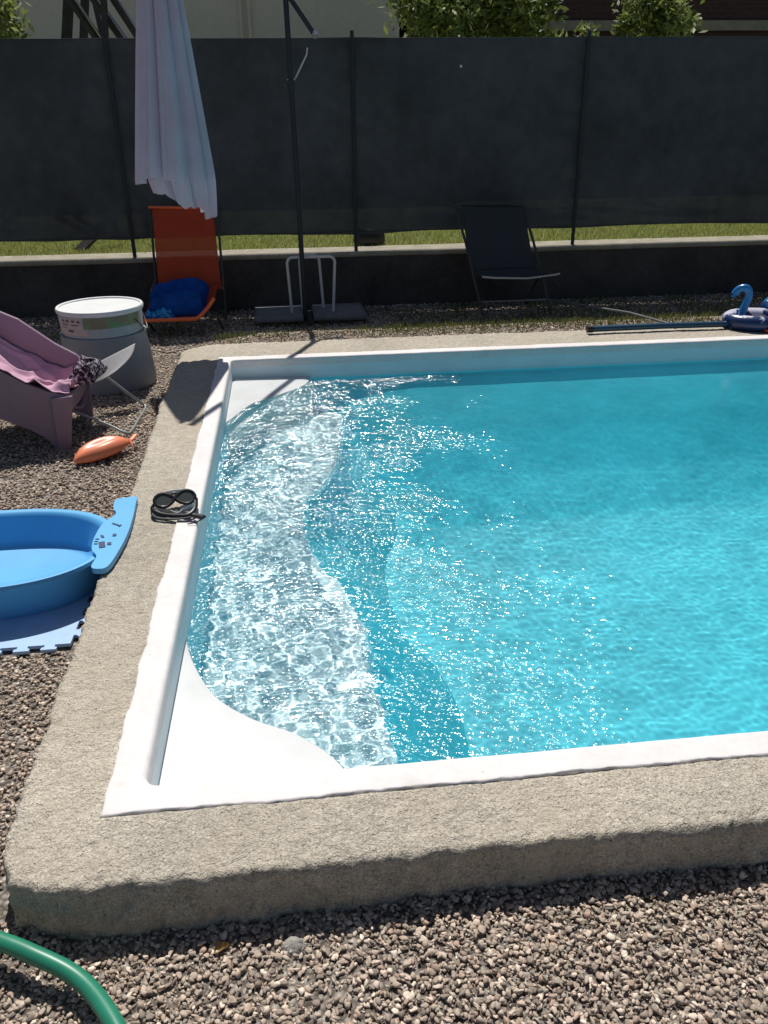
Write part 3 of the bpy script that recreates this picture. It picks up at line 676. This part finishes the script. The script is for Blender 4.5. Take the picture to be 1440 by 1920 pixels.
# front leg, angled gusset
MB().prism([(-1.345, 0), (-1.285, 0), (-1.225, .31), (-1.335, .30)], lambda p, t: (p[0]+.02, t, p[1]), 4.385, 4.404).build('leg', m_pink, pc)
for y in (4.44, 4.93):
    MB().prism([(-2.12, 0), (-2.06, 0), (-2.0, .5), (-2.12, .5)], lambda p, t: (p[0], t, p[1]), y-.02, y+.02).build('leg', m_pink, pc)
def ptowel(U, V):
    X = -2.15+.92*U; Y = 4.405+.515*V; q = np.stack([X, Y, X*0], -1).reshape(-1, 3)
    n = fbm(q*np.array([1, .5, 1]), 9, 3, 51).reshape(X.shape); rd = np.clip(1-np.abs(fbm(q*np.array([.7, 1.3, 1]), 7, 2, 55).reshape(X.shape))*3.5, 0, 1)
    Z = np.interp(X, nt_x, nt_z)+.004-.105*np.sin(pi*V**1.4)**.8*np.clip(1-(X+1.36)/.12, .35, 1)-.045*V + .026*n + .055*rd*np.clip((X+1.65)/.25, .15, 1)
    Z = Z + .03*np.clip((X+1.40)/.15, 0, 1)*np.clip(1.4-np.abs(V-.5)*3, 0, 1)
    return X+.01*n, Y+.012*n*(V > .1), Z
tag(grid(ptowel, 130, 90, 'towel', m_pinktw, None, thick=.004), 'rumpled pink towel spread over the mauve plastic chair', 'towel')
tag(lump('garment', -1.28, -1.13, 4.66, 4.98, .30, .115, m_darkcl, 61, 14), 'dark patterned garment bunched on the front edge of the mauve chair', 'clothing')

# ================================================================== GREY STOOL behind it
gs = thing('folding_stool', (-1.1, 4.85, 0), 'folding stool of grey canvas and bent metal tube between mauve chair and bucket', 'stool')
def canvas(U, V):
    A, B, C_, D = [np.array(q) for q in ((-1.285, 4.94, .205), (-1.10, 5.05, .258), (-1.22, 5.08, .30), (-1.0, 5.26, .372))]
    P = (A*(1-U[..., None])+B*U[..., None])*(1-V[..., None])+(C_*(1-U[..., None])+D*U[..., None])*V[..., None]
    P[..., 0] += .03*np.sin(pi*V)*U; P[..., 2] -= .03*np.sin(pi*U)*(1-V)*.6
    return P[..., 0], P[..., 1], P[..., 2]
grid(canvas, 20, 20, 'canvas_seat', m_greycl, gs, thick=.005)
def legpts(y0, y1, z): return None
MB().tube(catmull([(-1.19, 5.08, .235), (-1.05, 5.08, .10), (-.975, 5.08, .030), (-.952, 5.04, .014), (-.962, 4.84, .014), (-.972, 4.62, .014), (-.998, 4.575, .022), (-1.10, 4.60, .07), (-1.33, 4.62, .18)], 6), .0085, 10).build('leg', m_greyfr, gs, True)
MB().tube([(-1.31, 5.22, .012), (-1.31, 5.22, .012), (-1.22, 5.12, .27), (-1.0, 5.27, .36)], .0085, 8).build('leg', m_greyfr, gs, True)

# ================================================================== ORANGE SCOOP
sp = thing('plastic_scoop', (-1.04, 4.25, 0), 'orange plastic sand scoop lying on the gravel beside the kerb', 'beach toy')
A = Vector((-1.185, 4.13, .022)); B = Vector((-.935, 4.33, .05)); ax = (B-A); Lh = ax.length; ax.normalize(); sd = Vector((-ax.y, ax.x, 0)).normalized(); uz = ax.cross(sd)
def scoop(U, V):
    u = -1+2*U; a = pi*V*2; wdt = .080*np.maximum(1-np.abs(u)**2.1, .0)**.75+.004; ht = .050*np.maximum(1-np.abs(u)**2.4, 0)**.7+.003
    cu = np.cos(a)*wdt; su = np.sin(a); s_ = np.where(su > 0, su*ht*(1-.55*np.exp(-(np.cos(a)/.35)**2)*np.exp(-(u/.7)**2))*1.15, su*ht*.7)
    cz = .035; P = [A[k]+ax[k]*Lh*U+sd[k]*cu+(0, 0, 1)[k]*(s_+cz*(1-.3*u*u)-.015) for k in range(3)]
    return P[0], P[1], P[2]
grid(scoop, 40, 40, 'bowl', m_scoop, sp)
MB().tube([(-.955, 4.315, .05), (-.92, 4.35, .062), (-.905, 4.385, .072)], [.020, .014, .018], 10, flat=.6).build('handle', m_scoop, sp, True)
MB().tube([(-.93, 4.335, .062), (-.912, 4.30, .040)], [.012, .006], 8).build('handle', m_scoop, sp, True)

# ================================================================== BLUE TUB + MATS
tb = thing('paddling_tub', (-1.3, 2.9, 0), 'shallow blue plastic paddling tub with wide tail tab on foam mats', 'tub')
tcx, tcy = -1.22, 2.905
def superell(a, rx, ry, e=2.35):
    ca, sa = np.cos(a), np.sin(a); r = (np.abs(ca/rx)**e+np.abs(sa/ry)**e)**(-1/e); return tcx+r*ca, tcy+r*sa
tprof = [(.0, .0, .05), (.36, .22, .05), (.385, .245, .056), (.400, .258, .075), (.432, .290, .165), (.440, .298, .180), (.455, .313, .186), (.472, .329, .184), (.478, .334, .172), (.472, .328, .160), (.462, .318, .150), (.435, .29, .060), (.42, .275, .022), (.1, .1, .020)]
v = []; f = []; n = 96; aa = np.linspace(0, 2*pi, n, endpoint=False)
for rx, ry, z in tprof:
    x, y = superell(aa, max(rx, .001), max(ry, .001)); v += list(zip(x, y, np.full(n, z)))
for k in range(len(tprof)-1):
    for i in range(n): f.append((k*n+i, k*n+(i+1) % n, (k+1)*n+(i+1) % n, (k+1)*n+i))
MB().add(v, f).build('basin', m_tub, tb, True)
tab = [(-.800, 2.80), (-.772, 2.745), (-.775, 2.665), (-.745, 2.645), (-.716, 2.66), (-.700, 2.75), (-.688, 2.90), (-.690, 3.05), (-.700, 3.20), (-.708, 3.262), (-.765, 3.255), (-.792, 3.235), (-.785, 3.16), (-.765, 3.10), (-.800, 3.02), (-.81, 2.9)]
tp = [(p.x, p.y) for p in catmull([(a, b, 0) for a, b in tab], 4, True)]
m = MB(); tcc = np.mean(tp, 0)
m.prism(tp, lambda p, t: (p[0], p[1], t), .178, .200)
m.build('tail_tab', m_tub, tb)
for (x, y, w_, l_, rz) in ((-.768, 2.83, .020, .042, .25), (-.742, 2.835, .013, .018, .2), (-.735, 2.905, .012, .016, .1), (-.780, 2.90, .008, .02, .5), (-.748, 3.0, .006, .03, .9), (-.728, 2.985, .006, .014, -.4), (-.795, 2.86, .004, .012, 1.4), (-.795, 2.88, .004, .012, 1.4), (-.793, 2.84, .004, .012, 1.4)):
    MB().box((x, y, .2012), (w_*1.15, l_*1.15, .003), rz=rz).build('slot', m_tubdark, tb)
def puzzle(x0, y0, s, name, lab, teeth=13):
    """square with T-shaped knobs along all four sides"""
    L = s/teeth; pts = []
    base = []
    for i in range(teeth):
        a = i*L
        if i % 2 == 0: base += [(a, 0), (a+L, 0)]
        else: base += [(a+L*.12, 0), (a+L*.12, -L*.25), (a-L*.08, -L*.35), (a-L*.08, -L*.62), (a+L*1.08, -L*.62), (a+L*1.08, -L*.35), (a+L*.88, -L*.25), (a+L*.88, 0)]
    for k in range(4):
        R = Matrix.Rotation(k*pi/2, 2); o = [(0, 0), (s, 0), (s, s), (0, s)][k]
        for p in base: q = R @ Vector(p); pts.append((x0+o[0]+q.x, y0+o[1]+q.y))
    o = MB().prism(pts, lambda p, t: (p[0], p[1], t), .008, .021).build(name, m_foam, None)
    tag(o, lab, 'mat', 'interlocking blue foam mats under the tub'); return o
puzzle(-1.42, 2.45, .59, 'foam_mat', 'light blue foam puzzle mat with toothed edges under the paddling tub')
tag(MB().prism([(-2.03, 2.455), (-1.475, 2.455), (-1.475, 3.04), (-2.03, 3.04)], lambda p, t: (p[0], p[1], t), .008, .021).build('foam_mat', m_foam), 'second light blue foam mat, the one farther from the kerb', 'mat', 'interlocking blue foam mats under the tub')

# ================================================================== DIVING MASK
mk = thing('diving_mask', (-.53, 3.12, .18), 'black and clear diving mask with strap lying on the white pool edge', 'diving mask')
def mframe(cx_, cy_, cz_, rz, tilt):
    return Matrix.Translation((cx_, cy_, cz_)) @ Matrix.Rotation(rz, 4, 'Z') @ Matrix.Rotation(tilt, 4, 'X')
T = mframe(-.532, 3.160, .226, radians(14), radians(36)) @ Matrix.Scale(.96, 4)      # face plane of the mask, glass up and toward the pool's near end
def outline(sx, k=1.0, z=0, n=30):
    pts = []
    for a in np.linspace(0, 2*pi, n, endpoint=False):
        x = .041*k*cos(a); y = .034*k*sin(a)
        if x*sx < 0: y *= 1-.35*(abs(x)/.041)        # narrower at the nose
        pts.append(T @ Vector((sx*.045+x, y, z)))
    return pts
for sx in (-1, 1):
    MB().tube(outline(sx), .0075, 8, closed=True).build('lens_frame', m_black, mk, True)
    o1, o2 = outline(sx, .97, .002), outline(sx, .97, -.002)
    MB().add(o1+o2, [tuple(range(30)), tuple(range(59, 29, -1))]).build('lens', m_lens, mk)
MB().tube([T @ Vector((-.012, .022, .002)), T @ Vector((0, .029, .004)), T @ Vector((.012, .022, .002))], .006, 8).build('nose_bridge', m_black, mk, True)
def skirt(U, V):
    a = 2*pi*U; k = 1-.10*V; X = .090*np.cos(a)*k; Yl = .046*np.sin(a)*k-.012*V; Yl = Yl - .02*np.exp(-((np.cos(a))/.25)**2)*(np.sin(a) < 0)*(1-V)
    Zl = -.003-.050*V; R3 = np.array(T.to_3x3()); tr = np.array(T.translation)
    P = np.stack([X, Yl, Zl], -1) @ R3.T + tr; P[..., 2] = np.maximum(P[..., 2], H+.008); return P[..., 0], P[..., 1], P[..., 2]
grid(skirt, 48, 10, 'skirt', m_skirt, mk, thick=.003)
MB().tube(catmull([T @ Vector((-.088, -.005, -.012)), (-.622, 3.125, .200), (-.585, 3.09, .192), (-.52, 3.066, .192), (-.470, 3.06, .196), (-.445, 3.10, .205), T @ Vector((.090, -.005, -.012))], 6), .0095, 8, flat=.45).build('strap', m_black, mk, True)
MB().tube(catmull([(-.625, 3.14, .190), (-.612, 3.085, .186), (-.565, 3.060, .184), (-.49, 3.048, .187), (-.44, 3.050, .195)], 6), .0075, 8, flat=.5).build('strap', m_black, mk, True)
MB().box((-.428, 3.040, .196), (.060, .026, .016), rz=-.55, bev=.005).build('buckle', m_black, mk)
MB().box((-.475, 3.075, .196), (.034, .018, .014), rz=-.3, bev=.004).build('buckle', m_black, mk)
MB().tube(catmull([(-.415, 3.02, .190), (-.44, 3.008, .184), (-.47, 3.003, .182)], 5), .0025, 6).build('cord', m_black, mk, True)

# ================================================================== HOSE
hp = catmull([(-4.5, 1.1, .05), (-3.2, 1.35, .05), (-2.2, 1.58, .055), (-1.5, 1.50, .07), (-1.15, 1.42, .08), (-.90, 1.34, .092), (-.74, 1.258, .10), (-.62, 1.20, .098), (-.50, 1.13, .085), (-.40, 1.00, .095), (-.33, .85, .095), (-.30, .6, .08), (-.30, .3, .05)], 12)
tag(MB().tube(hp, .0185, 20).build('garden_hose', m_hose, None, True), 'thick green garden hose curving over the gravel in the near corner', 'hose')

# ================================================================== BACK EDGE THINGS
pb = thing('pool_brush_pole', (2.7, 5.85, H), 'dark blue pole lying along the far edge of the pool', 'pole')
MB().tube([(2.20, 5.845, .205), (2.75, 5.85, .207), (3.32, 5.83, .207)], .0225, 14).build('outer_tube', m_navy, pb, True)
MB().tube([(2.17, 5.845, .205), (2.215, 5.845, .205)], .026, 14).build('grip', m_black, pb, True)
tag(MB().tube([(2.88, 5.90, .195), (2.72, 6.4, .19), (2.43, 7.35, .10)], .009, 10).build('thin_pole', m_slab, None, True), 'thin grey pole leaning across the far kerb into the shade', 'pole')
ir = thing('inflatable_ring', (3.62, 5.9, H), 'navy and white inflatable ring with curved blue swan neck on the far pool edge', 'inflatable')
MB().tube([(3.50+.20*cos(a), 5.86+.15*sin(a), .225) for a in np.linspace(0, 2*pi, 40, endpoint=False)], .058, 16, closed=True).build('ring', m_inflw, ir, True)
MB().tube(catmull([(3.325, 5.93, .385), (3.33, 5.93, .41), (3.355, 5.92, .447), (3.392, 5.90, .458), (3.424, 5.90, .43), (3.428, 5.90, .37), (3.405, 5.9, .30), (3.39, 5.89, .25)], 8), [.016]*8+[.027]*49, 14).build('neck', m_inflb, ir, True)
MB().tube([(3.64, 5.98, .28), (3.75, 6.03, .30), (3.9, 6.05, .29)], [.06, .10, .07], 14).build('wing', m_inflb, ir, True)
tag(MB().box((3.53, 5.66, .19), (.13, .07, .018), rz=.2, bev=.008).build('flip_flop', m_orangev), 'small orange flip-flop lying by the inflatable ring', 'flip-flop')

# stones, leaf
def rock(name, c_, s, lab, cat, seed, mat=m_stone):
    v, f = ico(4); d = 1+.35*fbm(v, 1.6, 4, seed)+.12*fbm(v, 7, 2, seed+1); v = v*d[:, None]*np.array(s)+np.array(c_)
    tag(obj(name, v, f, mat, None, True), lab, cat)
rock('rock', (-.075, 1.195, .02), (.032, .026, .026), 'pale lump of rough stone lying on gravel below the front kerb', 'stone', 3)
rock('rock', (.70, 1.235, .012), (.026, .018, .014), 'small grey stone in the shade of the front kerb, right side', 'stone', 5)
def dl(U, V):
    wv = np.sin(pi*U)*.013; return -.27+.055*U+.0*V, 1.205+(V-.5)*2*wv, .022+.02*U+.012*np.abs(V-.5)*2
tag(grid(dl, 12, 7, 'dry_leaf', m_dryleaf), 'curled yellow-brown dry leaf on the gravel left of the pale stone', 'leaf')

# ================================================================== BACKGROUND
bh = thing('beige_house', (-3, 17, .5), 'beige rendered house wall rising beyond the dark fence', 'house')
MB().box((-3.4, 20, 3.2), (11.0, 8, 5.6)).build('wall', m_beige, bh)
MB().prism([(15.5, 6.0), (20, 8.2), (24.5, 6.0)], lambda p, t: (t, p[0], p[1]), -9.3, 2.5).build('roof', m_roof, bh)
for x in (-.56, -.42): MB().tube([(x, 15.95, .5), (x, 15.95, 5.9)], .03, 10).build('downpipe', m_beige, bh, True)
rb = thing('brick_house', (8, 17, .5), 'dark red brick building with a pale ledge beyond the fence', 'house')
MB().box((9.6, 20.6, 3.2), (14.5, 8, 5.6)).build('wall', m_brick, rb)
MB().box((9.6, 16.56, 3.07), (14.5, .12, .16)).build('ledge', m_cap, rb)
MB().prism([(16.2, 6.0), (20.6, 8.0), (25, 6.0)], lambda p, t: (t, p[0], p[1]), 2.2, 17).build('roof', m_roof, rb)
def leafy(name, cx_, cy_, cz_, rx, ry, rzz, n, seed, lab, cat, size=.055, trunk=True, ncl=26):
    r = np.random.RandomState(seed); t = thing(name, (cx_, cy_, .48), lab, cat, 'leafy bushes beyond the fence')
    cl = r.normal(size=(ncl, 3)); cl /= np.linalg.norm(cl, axis=1, keepdims=True); cl *= r.uniform(.35, .95, (ncl, 1)); cs = r.uniform(.18, .36, ncl)
    k = r.randint(0, ncl, n); p = cl[k]+r.normal(size=(n, 3))*cs[k][:, None]*.6
    p = p*np.array([rx, ry, rzz])+np.array([cx_, cy_, cz_])
    a = r.normal(size=(n, 3)); a /= np.linalg.norm(a, axis=1, keepdims=True); b = r.normal(size=(n, 3)); b -= a*(a*b).sum(1, keepdims=True); b /= np.linalg.norm(b, axis=1, keepdims=True)
    s = size*r.uniform(.6, 1.4, n)[:, None]
    V = np.stack([p-a*s, p+b*s*.38-a*s*.1, p+a*s, p-b*s*.38-a*s*.1], 1).reshape(-1, 3); F = np.arange(4*n).reshape(n, 4)
    obj('crown', V, F, m_leaf, t)
    m = MB(); m.tube([(cx_, cy_, .48), (cx_+.05, cy_, (cz_+.48)/2), (cx_, cy_, cz_)], [.06, .045, .025], 8)
    for q in range(7):
        e = Vector(cl[q]*np.array([rx, ry, rzz])*.9+np.array([cx_, cy_, cz_])); m.tube([(cx_, cy_, cz_-rzz*.7), ((cx_+e.x)/2, (cy_+e.y)/2, (cz_-rzz*.5+e.z)/2+.05), e], [.025, .016, .006], 6)
    m.build('trunk', m_bark, t, True)
leafy('bush', 2.35, 12, 2.95, .95, .8, .75, 9000, 1, 'wide green bush above the fence in front of the gap between houses', 'bush', ncl=34)
leafy('bush', 3.25, 12.6, 3.1, .6, .6, .8, 4500, 2, 'darker narrow bush at the right of the wide one', 'bush')
leafy('bush', 5.15, 12.2, 2.75, .70, .5, .42, 2600, 3, 'sparse light bush in front of the brick building', 'bush', ncl=18)
leafy('bush', 4.1, 12.5, 2.45, .55, .5, .35, 900, 4, 'low straggly bush tops between the two bigger bushes', 'bush', size=.045, ncl=14)
leafy('bush', -3.55, 11.5, 2.7, .6, .6, .9, 5000, 5, 'bright green bush above the fence at the far left', 'bush')
# timber climbing frame behind the fence
tf = thing('timber_swing_frame', (-2.3, 11, .48), 'dark timber A-frame swing standing behind the fence at the left', 'swing frame')
def beam(a, b, r=.05, mat=m_timber, nm='beam', par_=tf):
    return MB().tube([a, b], r, 4).build(nm, mat, par_)
beam((-3.05, 12, .48), (-2.35, 12, 3.5), .075); beam((-2.75, 11.8, .48), (-2.15, 11.9, 3.5), .06)
beam((-1.55, 11.2, 2.15), (-2.30, 11.2, 3.3), .05); beam((-1.85, 11.2, 2.15), (-2.55, 11.2, 3.3), .045); beam((-1.55, 9.9, .48), (-2.2, 12, 3.4), .05)
beam((-2.6, 12, 3.45), (-1.2, 11.2, 3.45), .05)
beam((-1.35, 11.2, 2.1), (-2.0, 11.2, 3.2), .045); beam((-2.15, 11.1, .48), (-1.9, 11.1, 2.9), .045)
beam((-2.05, 8.6, .48), (-1.70, 8.95, .80), .05)
for a, b in (((-2.46, 11.13, 3.26), (-1.78, 11.13, 2.14)), ((-2.23, 11.13, 3.26), (-1.50, 11.13, 2.14)), ((-1.95, 11.13, 3.2), (-1.30, 11.13, 2.1))):
    beam(a, b, .012, m_bright, 'bright_rim')  # thin bright strips along the beams
bp = thing('plant_pot', (.80, 8.5, .48), 'dark rounded pot on the grass just behind the fence', 'pot')
MB().lathe([(.0, .0), (.13, .0), (.16, .06), (.15, .14), (.12, .17), (.1, .165), (.0, .12)], (.80, 8.42, .475), 24).build('body', m_black, bp, True)
